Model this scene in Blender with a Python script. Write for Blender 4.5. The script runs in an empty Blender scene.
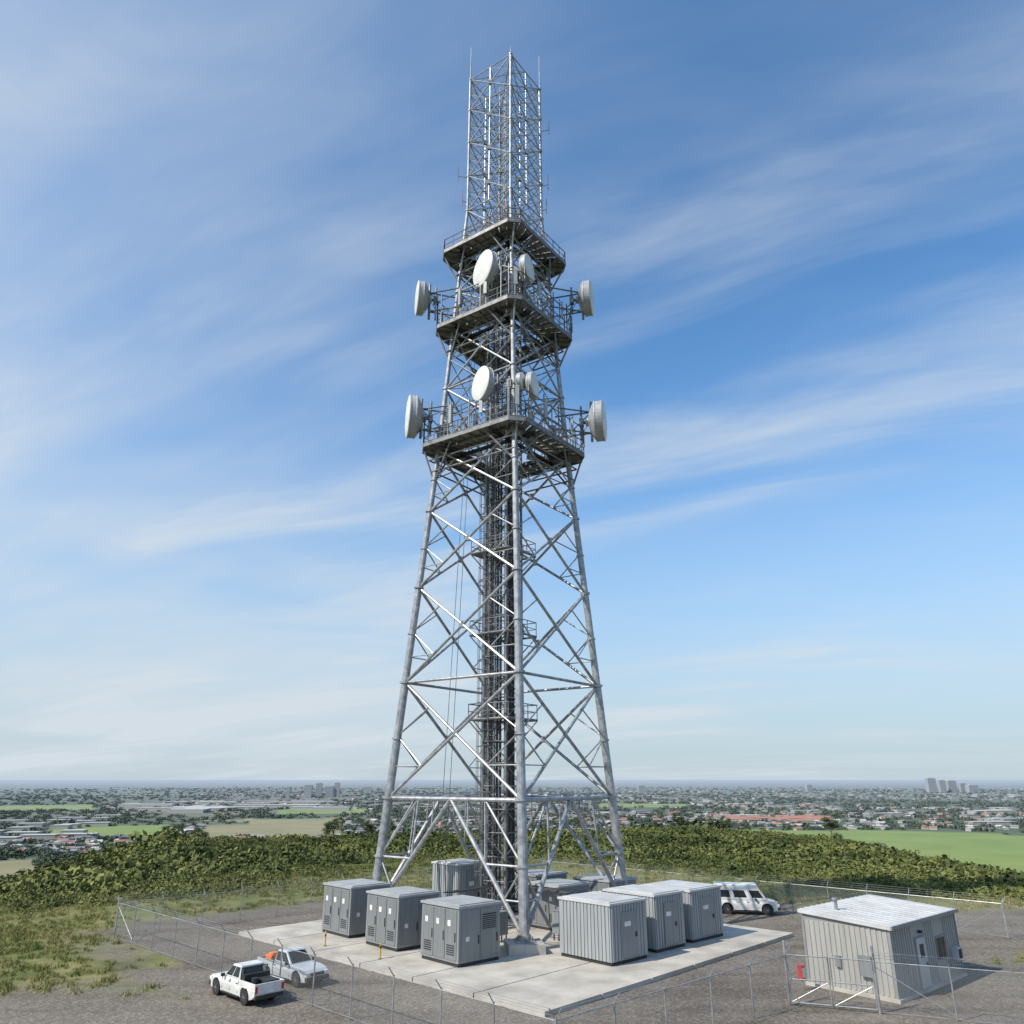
import bpy, math, random
import numpy as np
from mathutils import Vector, Matrix
random.seed(7); rng=np.random.default_rng(7)
S=bpy.context.scene
col=S.collection

# ------------------------------------------------------------------ materials
def newmat(name):
    m=bpy.data.materials.new(name); m.use_nodes=True
    nt=m.node_tree; nt.nodes.clear()
    o=nt.nodes.new('ShaderNodeOutputMaterial'); b=nt.nodes.new('ShaderNodeBsdfPrincipled')
    nt.links.new(b.outputs[0],o.inputs[0])
    return m,nt,b,o
def mat(name,c,rough=.6,metal=0.,var=.15,scale=1.5,bump=0.,bscale=20,streak=False,dirt=None):
    m,nt,b,o=newmat(name); N=nt.nodes; L=nt.links
    tc=N.new('ShaderNodeNewGeometry'); mp=N.new('ShaderNodeMapping'); L.new(tc.outputs['Position'],mp.inputs[0])
    if streak: mp.inputs['Scale'].default_value=(4,4,.35)
    n=N.new('ShaderNodeTexNoise'); n.inputs['Scale'].default_value=scale; n.inputs['Detail'].default_value=6; n.inputs['Roughness'].default_value=.6
    L.new(mp.outputs[0],n.inputs[0])
    r=N.new('ShaderNodeValToRGB'); r.color_ramp.elements[0].position=.32; r.color_ramp.elements[1].position=.7
    d=dirt if dirt else tuple(x*(1-2*var) for x in c)
    r.color_ramp.elements[0].color=(*[max(0,x) for x in d],1); r.color_ramp.elements[1].color=(*[min(1,x*(1+var)) for x in c],1)
    L.new(n.outputs[0],r.inputs[0]); L.new(r.outputs[0],b.inputs['Base Color'])
    b.inputs['Roughness'].default_value=rough; b.inputs['Metallic'].default_value=metal
    if bump:
        n2=N.new('ShaderNodeTexNoise'); n2.inputs['Scale'].default_value=bscale; n2.inputs['Detail'].default_value=4
        L.new(tc.outputs['Position'],n2.inputs[0])
        bm=N.new('ShaderNodeBump'); bm.inputs['Strength'].default_value=bump; bm.inputs['Distance'].default_value=.02
        L.new(n2.outputs[0],bm.inputs['Height']); L.new(bm.outputs[0],b.inputs['Normal'])
    return m
M={}
M['galv']=mat('galvanised_steel',(.38,.385,.39),.42,.45,.22,2.2,.2,12)
M['galvd']=mat('weathered_steel',(.23,.23,.23),.55,.35,.25,2.5)
M['deck']=mat('deck_grating',(.36,.33,.29),.7,.1,.3,2)
M['cable']=mat('black_cable',(.05,.05,.052),.55,0,.25)
M['radome']=mat('radome_white',(.74,.735,.71),.45,0,.05,1.2,dirt=(.60,.585,.55))
M['drum']=mat('shroud_grey',(.40,.41,.42),.5,.1,.12,1.5)
M['conc']=mat('concrete',(.50,.465,.405),.85,0,.1,.45,.4,18,dirt=(.33,.30,.255))
M['footing']=mat('concrete_footing',(.44,.42,.38),.85,0,.15,1.5,.4,18)
M['cab']=mat('cabinet_paint',(.25,.262,.267),.45,.1,.08,1.2,streak=True)
M['cabd']=mat('cabinet_door',(.205,.217,.222),.45,.1,.08,1.2,streak=True)
M['cabtop']=mat('cabinet_roof',(.38,.39,.39),.5,.1,.1,1.)
M['cabw']=mat('container_panel',(.34,.355,.36),.5,.1,.08,1.2,streak=True)
M['white']=mat('roof_white',(.55,.55,.545),.5,.0,.06,.8,dirt=(.43,.425,.41))
M['shed']=mat('shed_cladding',(.38,.37,.345),.55,.1,.08,1.,streak=True)
M['shedt']=mat('shed_trim',(.28,.285,.29),.5,.2,.08)
M['dark']=mat('dark_louver',(.035,.037,.04),.6,.1,.2)
M['paint']=mat('car_paint_white',(.72,.72,.70),.25,0,.03,1.5,dirt=(.56,.55,.52))
M['silver']=mat('car_paint_silver',(.58,.60,.61),.25,.2,.03,1.5)
M['tyre']=mat('tyre_rubber',(.025,.025,.025),.8)
M['rim']=mat('wheel_alloy',(.4,.4,.42),.35,.7)
M['plas']=mat('black_plastic',(.03,.03,.03),.6)
M['red']=mat('red_plastic',(.45,.02,.015),.4)
M['orange']=mat('orange_equipment',(.70,.17,.03),.5)
M['yellow']=mat('yellow_paint',(.6,.36,.03),.5)
M['label']=mat('white_label',(.75,.75,.72),.5)
M['bark']=mat('bark',(.16,.12,.09),.9)
m,nt,b,o=newmat('window_glass'); b.inputs['Base Color'].default_value=(.015,.02,.025,1); b.inputs['Roughness'].default_value=.06; M['glass']=m
def foliage(name,c1,c2):
    m,nt,b,o=newmat(name);N=nt.nodes;L=nt.links
    oi=N.new('ShaderNodeObjectInfo'); g=N.new('ShaderNodeNewGeometry')
    n=N.new('ShaderNodeTexNoise'); n.inputs['Scale'].default_value=.03; n.inputs['Detail'].default_value=5; n.inputs['Roughness'].default_value=.6
    L.new(g.outputs['Position'],n.inputs[0])
    a=N.new('ShaderNodeMath');a.operation='MULTIPLY_ADD'; L.new(n.outputs[0],a.inputs[0]); a.inputs[1].default_value=2.2
    a2=N.new('ShaderNodeMath');a2.operation='MULTIPLY_ADD';L.new(oi.outputs['Random'],a2.inputs[0]);a2.inputs[1].default_value=.8;a2.inputs[2].default_value=-1.0
    L.new(a2.outputs[0],a.inputs[2])
    r=N.new('ShaderNodeValToRGB'); r.color_ramp.elements[0].color=(*c1,1); r.color_ramp.elements[1].color=(*c2,1)
    L.new(a.outputs[0],r.inputs[0]); L.new(r.outputs[0],b.inputs['Base Color']); b.inputs['Roughness'].default_value=.75
    b.inputs['Specular IOR Level'].default_value=.2
    return m,nt,r,b
def painted_haze(nt,src,b,d0=500,d1=9000,c=(.31,.355,.41)):  # aerial haze painted into base colour: blends to blue-grey with distance from origin
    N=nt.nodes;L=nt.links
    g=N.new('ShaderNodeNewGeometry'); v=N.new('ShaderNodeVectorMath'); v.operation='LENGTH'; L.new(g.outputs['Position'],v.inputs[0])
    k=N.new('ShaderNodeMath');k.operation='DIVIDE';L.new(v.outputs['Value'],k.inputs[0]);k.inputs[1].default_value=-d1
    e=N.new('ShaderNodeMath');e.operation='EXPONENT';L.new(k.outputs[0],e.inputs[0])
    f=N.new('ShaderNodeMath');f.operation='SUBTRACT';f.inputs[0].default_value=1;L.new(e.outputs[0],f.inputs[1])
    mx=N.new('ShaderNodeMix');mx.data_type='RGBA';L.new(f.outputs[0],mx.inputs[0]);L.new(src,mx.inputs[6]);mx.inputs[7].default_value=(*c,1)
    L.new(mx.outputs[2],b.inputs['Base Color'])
HZ=10500  # falloff distance of the haze painted into far colours
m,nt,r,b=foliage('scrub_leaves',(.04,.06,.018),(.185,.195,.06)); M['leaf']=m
m,nt,r,b=foliage('distant_leaves',(.025,.046,.018),(.07,.09,.032)); painted_haze(nt,r.outputs[0],b,0,HZ); M['leaf2']=m
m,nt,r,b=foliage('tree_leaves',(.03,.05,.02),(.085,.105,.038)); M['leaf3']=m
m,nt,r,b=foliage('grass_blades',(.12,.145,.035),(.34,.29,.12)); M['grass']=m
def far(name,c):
    m,nt,b,o=newmat(name); rgb=nt.nodes.new('ShaderNodeRGB'); rgb.outputs[0].default_value=(*c,1); painted_haze(nt,rgb.outputs[0],b,0,HZ); b.inputs['Roughness'].default_value=.8
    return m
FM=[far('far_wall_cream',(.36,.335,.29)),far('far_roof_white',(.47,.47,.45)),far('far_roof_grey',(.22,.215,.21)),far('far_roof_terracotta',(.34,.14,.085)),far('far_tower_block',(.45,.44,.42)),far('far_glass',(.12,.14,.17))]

# ------------------------------------------------------------------ mesh builder
class MB:
    def __init__(s): s.v=[]; s.f=[]; s.m=[]
    def add(s,vs,fs,mi=0):
        b=len(s.v); s.v+= [tuple(x) for x in vs]; s.f+=[tuple(b+i for i in f) for f in fs]; s.m+=[mi]*len(fs)
    def tube(s,p,q,r,n=6,mi=0,r2=None,cap=True):
        p=np.array(p,float);q=np.array(q,float);d=q-p;l=np.linalg.norm(d)
        if l<1e-6:return
        d/=l; a=np.array([0,0,1.]) if abs(d[2])<.9 else np.array([1.,0,0])
        x=np.cross(d,a);x/=np.linalg.norm(x);y=np.cross(d,x); r2=r if r2 is None else r2
        vs=[];
        for c,rr in((p,r),(q,r2)):
            for i in range(n):
                t=2*math.pi*i/n; vs.append(c+rr*(math.cos(t)*x+math.sin(t)*y))
        fs=[(i,i+n,(i+1)%n+n,(i+1)%n) for i in range(n)]
        if cap: fs+= [tuple(range(n)),tuple(range(2*n-1,n-1,-1))]
        s.add(vs,fs,mi)
    def beam(s,p,q,w,h,mi=0):
        p=np.array(p,float);q=np.array(q,float);d=q-p;d/=np.linalg.norm(d)
        a=np.array([0,0,1.]) if abs(d[2])<.95 else np.array([1.,0,0])
        x=np.cross(d,a);x/=np.linalg.norm(x);y=np.cross(x,d)
        vs=[c+sx*x*w/2+sy*y*h/2 for c in(p,q) for sx,sy in((-1,-1),(1,-1),(1,1),(-1,1))]
        s.add(vs,[(0,1,5,4),(1,2,6,5),(2,3,7,6),(3,0,4,7),(3,2,1,0),(4,5,6,7)],mi)
    def box(s,fr,u0,u1,v0,v1,z0,z1,mi=0):
        o,a=fr; c,sn=math.cos(a),math.sin(a)
        def P(u,v,z): return (o[0]+u*c-v*sn,o[1]+u*sn+v*c,(o[2] if len(o)>2 else 0)+z)
        vs=[P(u0,v0,z0),P(u1,v0,z0),P(u1,v1,z0),P(u0,v1,z0),P(u0,v0,z1),P(u1,v0,z1),P(u1,v1,z1),P(u0,v1,z1)]
        s.add(vs,[(3,2,1,0),(4,5,6,7),(0,1,5,4),(1,2,6,5),(2,3,7,6),(3,0,4,7)],mi)
    def obj(s,name,mats,parent=None,bevel=0,smooth=False):
        me=bpy.data.meshes.new(name); me.from_pydata(s.v,[],s.f)
        for k in mats: me.materials.append(M[k] if isinstance(k,str) else k)
        me.polygons.foreach_set('material_index',s.m); me.update()
        if smooth: me.polygons.foreach_set('use_smooth',[True]*len(s.f))
        ob=bpy.data.objects.new(name,me); col.objects.link(ob)
        if parent: ob.parent=parent
        if bevel:
            b=ob.modifiers.new('b','BEVEL'); b.width=bevel; b.segments=2; b.limit_method='ANGLE'; b.angle_limit=math.radians(40)
        return ob
def empty(name,loc=(0,0,0),rz=0):
    e=bpy.data.objects.new(name,None); e.location=loc; e.rotation_euler[2]=rz; col.objects.link(e); return e

# ------------------------------------------------------------------ terrain
def sn(x,y,s,seed=0):
    x=np.asarray(x,float)/s;y=np.asarray(y,float)/s
    return (np.sin(x*1.3+y*.7+seed)+np.sin(x*-.8+y*1.9+seed*2.1)+np.sin(x*2.3+y*1.1+1.7*seed)*.6+np.sin(x*.4-y*3.1+seed*.7)*.5+np.sin(x*4.1+y*2.7+seed)*.3)/3.4
def sstep(t): t=np.clip(t,0,1); return t*t*(3-2*t)
AZ=[-180,-40,-33,-23,-15,0,12,20,27,33,60,180]; EE=[120,120,140,250,320,320,380,260,190,150,130,130]
def gz(x,y):
    x=np.asarray(x,float);y=np.asarray(y,float)
    r=np.hypot(x,y);az=np.degrees(np.arctan2(x,y));E=np.interp(az,AZ,EE)*(1+.08*sn(az*12,r*0,40,3))
    dd=np.maximum(0,np.hypot(x-2.5,y-58.5)-38)
    ks=np.interp(az,[-180,-40,-32,-22,-8,8,22,33,60,180],[.05,.095,.095,.066,.052,.05,.06,.082,.085,.05])
    z=-ks*dd*dd/(dd+12)+(sn(x,y,38,1)*2.6+sn(x,y,90,4)*3.6)*sstep(dd/110)
    s=sstep((r-E)/360)
    pl=-80+sn(x,y,900,5)*5*sstep((r-900)/1500)
    return z*(1-s)+pl*s
def dia(x,y): return np.abs(np.asarray(x)-2.5)+np.abs(np.asarray(y)-58.5)
az=np.radians(np.concatenate([np.arange(-180,-52,4),np.arange(-52,52,.3),np.arange(52,180,4)]))
nr=380; rad=3*np.exp(np.linspace(0,math.log(90000/3),nr))
A,Rr=np.meshgrid(az,rad); X=Rr*np.sin(A);Y=Rr*np.cos(A);Z=gz(X,Y)
na=len(az); vs=np.stack([X,Y,Z],-1).reshape(-1,3)
i,j=np.meshgrid(np.arange(nr-1),np.arange(na),indexing='ij'); j2=(j+1)%na
fs=np.stack([i*na+j,i*na+j2,(i+1)*na+j2,(i+1)*na+j],-1).reshape(-1,4)[:, ::-1]
cap=tuple(range(na))
me=bpy.data.meshes.new('ground'); me.from_pydata(vs.tolist(),[],fs.tolist()+[cap[::-1]]); me.update()
me.polygons.foreach_set('use_smooth',[True]*len(me.polygons))
ground=bpy.data.objects.new('ground',me); col.objects.link(ground)
def zones(x,y):
    x=np.asarray(x,float);y=np.asarray(y,float)
    r=np.hypot(x,y);a=np.degrees(np.arctan2(x,y)); d=dia(x,y)
    gr=np.maximum(1-sstep((d-33+sn(x,y,4,2)*1.5)/3.5), (1-sstep((y-44-x*.12+sn(x,y,5,4)*2)/6))*(1-sstep((np.hypot(x,y-50)-60)/20)))
    gr=np.maximum(gr,(1-sstep((np.abs(y-62-(x-30)*.25)-4)/2))*(x>20)*(x<75))
    patch=sstep((-x-17-np.abs(y-51)*.9+sn(x,y,3,7)*2.5)/3); gr=gr*(1-patch*np.clip(.55+.6*sn(x,y,2.2,9),0,1)*(d>29.6))
    w=sn(x,y,160,3)*.12
    f=((a>14.6+4*w)&(a<38)&(r>760)&(r<1620*(1+w))).astype(float)
    f=np.maximum(f,((a>-29)&(a<-22.6)&(r>1500)&(r<1850)).astype(float))
    f=np.maximum(f,((a>-16)&(a<-10)&(r>2300)&(r<2700)).astype(float))
    f=np.maximum(f,((a>-35)&(a<-27)&(r>2900)&(r<3500)).astype(float))
    f=np.maximum(f,((a>6)&(a<12)&(r>2700)&(r<3200)).astype(float))
    t=((a>-20.5)&(a<-11.5)&(r>1420*(1+w))&(r<1950*(1+w))).astype(float)
    t=np.maximum(t,((a>-36)&(a<-29.5)&(r>900)&(r<1150)).astype(float))
    sc=sstep((d-44+sn(x,y,9,6)*7)/14)
    return gr,f,t,sc
gr,f,t,sc=zones(vs[:,0],vs[:,1])
for nm,ar in(('gravel',gr),('field',f),('tan',t),('scrub',sc)):
    at=me.attributes.new(nm,'FLOAT','POINT'); at.data.foreach_set('value',np.asarray(ar,np.float32))
m,nt,b,o=newmat('ground_mat'); N=nt.nodes;L=nt.links
g=N.new('ShaderNodeNewGeometry')
def noise(scale,det=6,rough=.6,src=None):
    n=N.new('ShaderNodeTexNoise');n.inputs['Scale'].default_value=scale;n.inputs['Detail'].default_value=det;n.inputs['Roughness'].default_value=rough
    L.new(src or g.outputs['Position'],n.inputs[0]);return n.outputs[0]
def ramp(src,stops,const=False):
    r=N.new('ShaderNodeValToRGB')
    if const:r.color_ramp.interpolation='CONSTANT'
    while len(r.color_ramp.elements)<len(stops):r.color_ramp.elements.new(.5)
    for e,(p,c) in zip(r.color_ramp.elements,stops):e.position=p;e.color=(*c,1)
    L.new(src,r.inputs[0]);return r.outputs[0]
def mix(fac,a,b_,mode='MIX'):
    x=N.new('ShaderNodeMix');x.data_type='RGBA';x.blend_type=mode
    if isinstance(fac,(int,float)):x.inputs[0].default_value=fac
    else:L.new(fac,x.inputs[0])
    L.new(a,x.inputs[6]); 
    if isinstance(b_,tuple):x.inputs[7].default_value=(*b_,1)
    else:L.new(b_,x.inputs[7])
    return x.outputs[2]
def attr(n):
    a=N.new('ShaderNodeAttribute');a.attribute_name=n;return a.outputs['Fac']
vo=N.new('ShaderNodeTexVoronoi');vo.inputs['Scale'].default_value=9;L.new(g.outputs['Position'],vo.inputs[0])
grav=mix(.4,ramp(noise(.16,9,.68),[(.32,(.11,.09,.07)),(.48,(.175,.148,.12)),(.6,(.205,.178,.146)),(.74,(.30,.265,.22))]),ramp(vo.outputs['Color'],[(.1,(.06,.052,.044)),(.55,(.18,.157,.13)),(.95,(.42,.38,.33))]))
mpt=N.new('ShaderNodeMapping');mpt.inputs['Rotation'].default_value=(0,0,math.radians(43));mpt.inputs['Scale'].default_value=(.03,.5,1);L.new(g.outputs['Position'],mpt.inputs[0])
grav=mix(.45,grav,ramp(noise(1.,4,.5,mpt.outputs[0]),[(.38,(.45,.43,.4)),(.5,(.9,.9,.9)),(.62,(1,1,1))]),'MULTIPLY')
grass=ramp(noise(.35,8,.7),[(.3,(.075,.10,.028)),(.5,(.15,.165,.055)),(.62,(.25,.22,.10)),(.8,(.33,.27,.15))])
scr=ramp(noise(.06,9,.72),[(.32,(.04,.06,.017)),(.5,(.095,.12,.035)),(.62,(.155,.165,.06)),(.75,(.25,.22,.11))])
v2=N.new('ShaderNodeTexVoronoi');v2.inputs['Scale'].default_value=.0028;v2.inputs['Randomness'].default_value=.9;L.new(g.outputs['Position'],v2.inputs[0])
sepc=N.new('ShaderNodeSeparateColor');L.new(v2.outputs['Color'],sepc.inputs[0])
plain=ramp(sepc.outputs[0],[(0,(.05,.08,.028)),(.3,(.08,.11,.04)),(.5,(.13,.13,.065)),(.62,(.055,.08,.033)),(.8,(.11,.15,.05)),(.9,(.2,.18,.11))],True)
plain=mix(.5,plain,ramp(noise(.02,10,.75),[(.35,(.03,.05,.022)),(.55,(.06,.08,.038)),(.7,(.18,.17,.13))]))
fld=ramp(noise(.008,8,.65),[(.3,(.13,.20,.033)),(.5,(.18,.245,.048)),(.7,(.24,.275,.075))]); tan=ramp(noise(.01,6,.6),[(.3,(.20,.185,.08)),(.7,(.29,.25,.13))])
ln=N.new('ShaderNodeVectorMath');ln.operation='LENGTH';L.new(g.outputs['Position'],ln.inputs[0])
mr=N.new('ShaderNodeMapRange');L.new(ln.outputs['Value'],mr.inputs[0]);mr.inputs[1].default_value=420;mr.inputs[2].default_value=800
c=mix(attr('scrub'),grass,scr); c=mix(mr.outputs[0],c,plain); c=mix(attr('field'),c,fld); c=mix(attr('tan'),c,tan); c=mix(attr('gravel'),c,grav)
painted_haze(nt,c,b,0,HZ); b.inputs['Roughness'].default_value=.95; b.inputs['Specular IOR Level'].default_value=.15  # far ground gets its haze as a colour blend
bm=N.new('ShaderNodeBump');bm.inputs['Strength'].default_value=.6;bm.inputs['Distance'].default_value=.04;L.new(vo.outputs['Distance'],bm.inputs['Height']);L.new(bm.outputs[0],b.inputs['Normal'])
me.materials.append(m)

# ------------------------------------------------------------------ foliage instancing
def leafcloud(n,size,core=True,seed=1,flat=.75,zs=1.,spread=.5):
    r=np.random.default_rng(seed);mb=MB()
    lobes=r.normal(size=(9,3))*np.array([spread,spread,.22])+np.array([0,0,.5*flat])
    for k in range(n):
        c=lobes[r.integers(9)];d=r.normal(size=3);d/=np.linalg.norm(d)
        p=c+d*np.array([.42,.42,.36])*r.uniform(.5,1.1)
        if p[2]<0:p[2]=abs(p[2])*.4
        p[2]*=zs
        nrm=d+r.normal(size=3)*.6+np.array([0,0,.4]);nrm/=np.linalg.norm(nrm)
        x=np.cross(nrm,[.1,.2,1]);x/=np.linalg.norm(x);y=np.cross(nrm,x);s=size*r.uniform(.6,1.4);t=r.uniform(0,6.28)
        x,y=x*math.cos(t)+y*math.sin(t),-x*math.sin(t)+y*math.cos(t)
        mb.add([p-x*s,p-y*s*.6,p+x*s,p+y*s*.6],[(0,1,2,3)])
    return mb
def scatter(name,child,xs,ys,sc,dz=0):
    n=len(xs);zs=gz(xs,ys)+dz;th=rng.uniform(0,6.28,n);h=sc/2
    ct,st=np.cos(th)*h,np.sin(th)*h
    V=np.stack([np.stack([xs+ct-st,ys+st+ct,zs],-1),np.stack([xs-ct-st,ys-st+ct,zs],-1),np.stack([xs-ct+st,ys-st-ct,zs],-1),np.stack([xs+ct+st,ys+st-ct,zs],-1)],1).reshape(-1,3)
    F=np.arange(4*n).reshape(-1,4)
    me=bpy.data.meshes.new(name);me.from_pydata(V.tolist(),[],F.tolist())
    ob=bpy.data.objects.new(name,me);col.objects.link(ob)
    ob.instance_type='FACES';ob.use_instance_faces_scale=True;ob.show_instancer_for_render=False;ob.show_instancer_for_viewport=False
    child.parent=ob;return ob
for k in range(3):
    n=9000;r=np.sqrt(rng.uniform(45**2,470**2,n*2));a=np.radians(rng.uniform(-42,42,n*2))
    r2=rng.uniform(60,260,n);a2=np.radians(rng.uniform(-42,42,n)); r=np.concatenate([r,r2]);a=np.concatenate([a,a2])
    x=r*np.sin(a);y=r*np.cos(a);gr,f,t,s=zones(x,y)
    dens=.68+.6*sn(x,y,13,.4)+.5*sn(x,y,41,3)
    keep=(s*dens>rng.uniform(.1,.9,len(x)))&(gr<.2)&(y>50)
    x=x[keep];y=y[keep]
    ch=leafcloud(140,.135,seed=k,zs=.65,spread=.58).obj('bush_foliage',['leaf'])
    near=sstep((dia(x,y)-42)/80)
    scatter('scrub_bushes',ch,x,y,(.35+.7*near)*rng.lognormal(.1,.4,len(x))*(1.1+.35*sn(x,y,30,8)),-.08)
for k in range(2):
    n=15000;r=400*np.exp(rng.uniform(0,math.log(9000/400),n));a=np.radians(rng.uniform(-42,42,n))
    x=r*np.sin(a);y=r*np.cos(a);gr,f,t,s=zones(x,y)
    g1=sn(x,y,260,k+2)+.6*sn(x,y,90,k+5)
    keep=(g1>rng.uniform(-.7,.5,n))&(f<.5)&(t<.5);x=x[keep];y=y[keep]
    ch=leafcloud(110,.22,seed=20+k,flat=1.1).obj('tree_crowns',['leaf2'])
    scatter('distant_trees',ch,x,y,rng.uniform(3.5,8,len(x))*(1+.12*np.log(np.hypot(x,y)/400)),-1)
mb=MB();r_=np.random.default_rng(5)
for k in range(46):
    a=r_.uniform(0,6.28);d=r_.uniform(0,.6);p=np.array([d*math.cos(a),d*math.sin(a),0]);h=r_.uniform(.12,.34);ln_=r_.normal(size=2)*.15;w=.03
    mb.add([p+[w*math.sin(a),-w*math.cos(a),0],p-[w*math.sin(a),-w*math.cos(a),0],p+[ln_[0],ln_[1],h]],[(0,1,2)])
ch=mb.obj('grass_blades',['grass'])
n=24000;r=rng.uniform(33,130,n);a=np.radians(rng.uniform(-42,42,n));x=r*np.sin(a);y=r*np.cos(a);gr,f,t,s=zones(x,y)
keep=(gr<rng.uniform(0,.95,n))&(dia(x,y)>29.6)&(sn(x,y,6,2)>rng.uniform(-.9,.5,n))
scatter('grass_tufts',ch,x[keep],y[keep],rng.uniform(.4,1.1,keep.sum()))
def tree_mesh(seed,h):
    r=np.random.default_rng(seed);mb=MB();top=np.array([.3,.1,h*.55])
    mb.tube((0,0,-.3),top*.5,.24,8,0,.17);mb.tube(top*.5,top,.17,8,0,.1)
    for k in range(9):
        a=k*2.4+r.uniform(-.3,.3);z0=top*r.uniform(.4,1);e=z0+np.array([math.cos(a)*h*.25*r.uniform(.5,1.1),math.sin(a)*h*.25*r.uniform(.5,1.1),h*r.uniform(.12,.4)])
        mb.tube(z0,e,.08,5,0,.03)
        for q in range(2):
            c=e+r.normal(size=3)*h*.06
            for w in range(120):
                d=r.normal(size=3);d/=np.linalg.norm(d);p=c+d*h*np.array([.13,.13,.09])*r.uniform(.4,1.1)
                x=np.cross(d+r.normal(size=3)*.5,[.1,.3,1]);x/=np.linalg.norm(x);y_=np.cross(d,x);s=h*.022*r.uniform(.6,1.4)
                mb.add([p-x*s,p-y_*s*.6,p+x*s,p+y_*s*.6],[(0,1,2,3)],1)
    return mb
tm=[tree_mesh(3,9).obj('gum_tree',['bark','leaf3']),tree_mesh(8,7).obj('gum_tree',['bark','leaf3'])]
pos=[(-44,250),(-38,258),(-56,262),(-100,265),(60,300),(75,290),(112,290),(92,240),(118,225),(130,240),(-120,190),(28,340),(-150,240)]
for k,(x,y) in enumerate(pos):
    o_=tm[k] if k<2 else bpy.data.objects.new('gum_tree',tm[k%2].data)
    if k>=2:col.objects.link(o_)
    o_.location=(x,y,float(gz(x,y)));o_.rotation_euler[2]=k*1.7;s=.7+.12*(k%4);o_.scale=(s*1.15,s*1.15,s)

# ------------------------------------------------------------------ distant city
mb=MB()
def house(x,y,w,d,h,a,roofm,wallm=0,gable=True):
    z=float(gz(x,y))-1;fr=((x,y,z),a)
    mb.box(fr,-w/2,w/2,-d/2,d/2,0,h+1,wallm)
    c,s_=math.cos(a),math.sin(a)
    def P(u,v,zz):return(x+u*c-v*s_,y+u*s_+v*c,z+zz)
    e=.6;H=h+1.003
    if gable: mb.add([P(-w/2-e,-d/2-e,H),P(w/2+e,-d/2-e,H),P(w/2+e,d/2+e,H),P(-w/2-e,d/2+e,H),P(-w/2-e,0,H+d*.22),P(w/2+e,0,H+d*.22)],[(0,1,5,4),(2,3,4,5),(0,4,3),(1,2,5),(3,2,1,0)],roofm)
    else: mb.box(fr,-w/2-e,w/2+e,-d/2-e,d/2+e,h+1.01,h+1.6,roofm)
n=5000;r=1150*np.exp(rng.uniform(0,math.log(10000/1150),n));a=np.radians(rng.uniform(-42,42,n));xs=r*np.sin(a);ys=r*np.cos(a)
gr,f,t,s=zones(xs,ys);dn=sn(xs,ys,700,11)
for x,y,ff,tt,dd_,rr in zip(xs,ys,f,t,dn,r):
    if ff>.5 or tt>.5 or dd_<-.12:continue
    q=rng.uniform()
    if q<.12 and rr>1900: house(x,y,rng.uniform(30,100),rng.uniform(22,45),rng.uniform(6,9),rng.choice([.1,.15,1.67]),1 if rng.uniform()<.7 else 2,0,False)
    else: house(x,y,rng.uniform(11,18),rng.uniform(8,12),rng.uniform(3,5),rng.uniform(0,3.14),int(rng.choice([1,2,2,2,3])) )
for k in range(30):
    a=math.radians(rng.uniform(14.5,21));r=rng.uniform(1850,2010);house(r*math.sin(a),r*math.cos(a),28,16,6,rng.uniform(-.3,.3),3)
for k in range(26):
    a=math.radians(rng.uniform(-25,-12));r=rng.uniform(2500,3600);house(r*math.sin(a),r*math.cos(a),rng.uniform(90,190),40,9,.05,1,0,False)
for k in range(20):
    a=math.radians(rng.uniform(-35,-26));r=rng.uniform(1350,2300);house(r*math.sin(a),r*math.cos(a),rng.uniform(30,65),26,7,.2,1,0,False)
mb.obj('distant_suburb_buildings',FM)
def towerblock(x,y,w,d,h,a=.1):
    z=float(gz(x,y));mb=MB();fr=((x,y,z),a);mb.box(fr,-w/2,w/2,-d/2,d/2,0,h,0)
    nf=int(h/4)
    for k in range(nf): mb.box(fr,-w/2-.3,w/2+.3,-d/2-.3,d/2+.3,k*4+1.6,k*4+3.2,1)
    mb.box(fr,-w/4,w/4,-d/4,d/4,h,h+4,0);mb.obj('distant_office_tower',[FM[4],FM[5]])
for azd,r,w,h in[(-14.0,4200,36,60),(-13.3,4250,30,68),(-12.6,4300,40,52),(-12.1,4300,26,70),(-15.3,3600,12,60),(27.2,6500,60,95),(27.8,6500,45,80),(28.3,6600,60,78),(28.9,6600,40,60),(29.4,6500,70,50),(-10,5200,40,45),(9,5200,40,55),(20,6200,40,50)]:
    a=math.radians(azd);towerblock(r*math.sin(a),r*math.cos(a),w,w*.6,h)

# ------------------------------------------------------------------ concrete pad
mb=MB();pc=[(1.46,39.5),(19,58.1),(-.9,77),(-18.6,58.6)]
nn=6
def PB(u,v):
    a=np.array(pc[0])*(1-u)*(1-v)+np.array(pc[1])*u*(1-v)+np.array(pc[2])*u*v+np.array(pc[3])*(1-u)*v;return a
for i in range(nn):
    for j in range(nn):
        e=.0006*8/ nn*2
        q=[PB(i/nn+e,j/nn+e),PB((i+1)/nn-e,j/nn+e),PB((i+1)/nn-e,(j+1)/nn-e),PB(i/nn+e,(j+1)/nn-e)]
        mb.add([(*p,-.3) for p in q]+[(*p,.22) for p in q],[(4,5,6,7),(0,1,5,4),(1,2,6,5),(2,3,7,6),(3,0,4,7)])
mb.obj('concrete_pad',['conc'])

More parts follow.
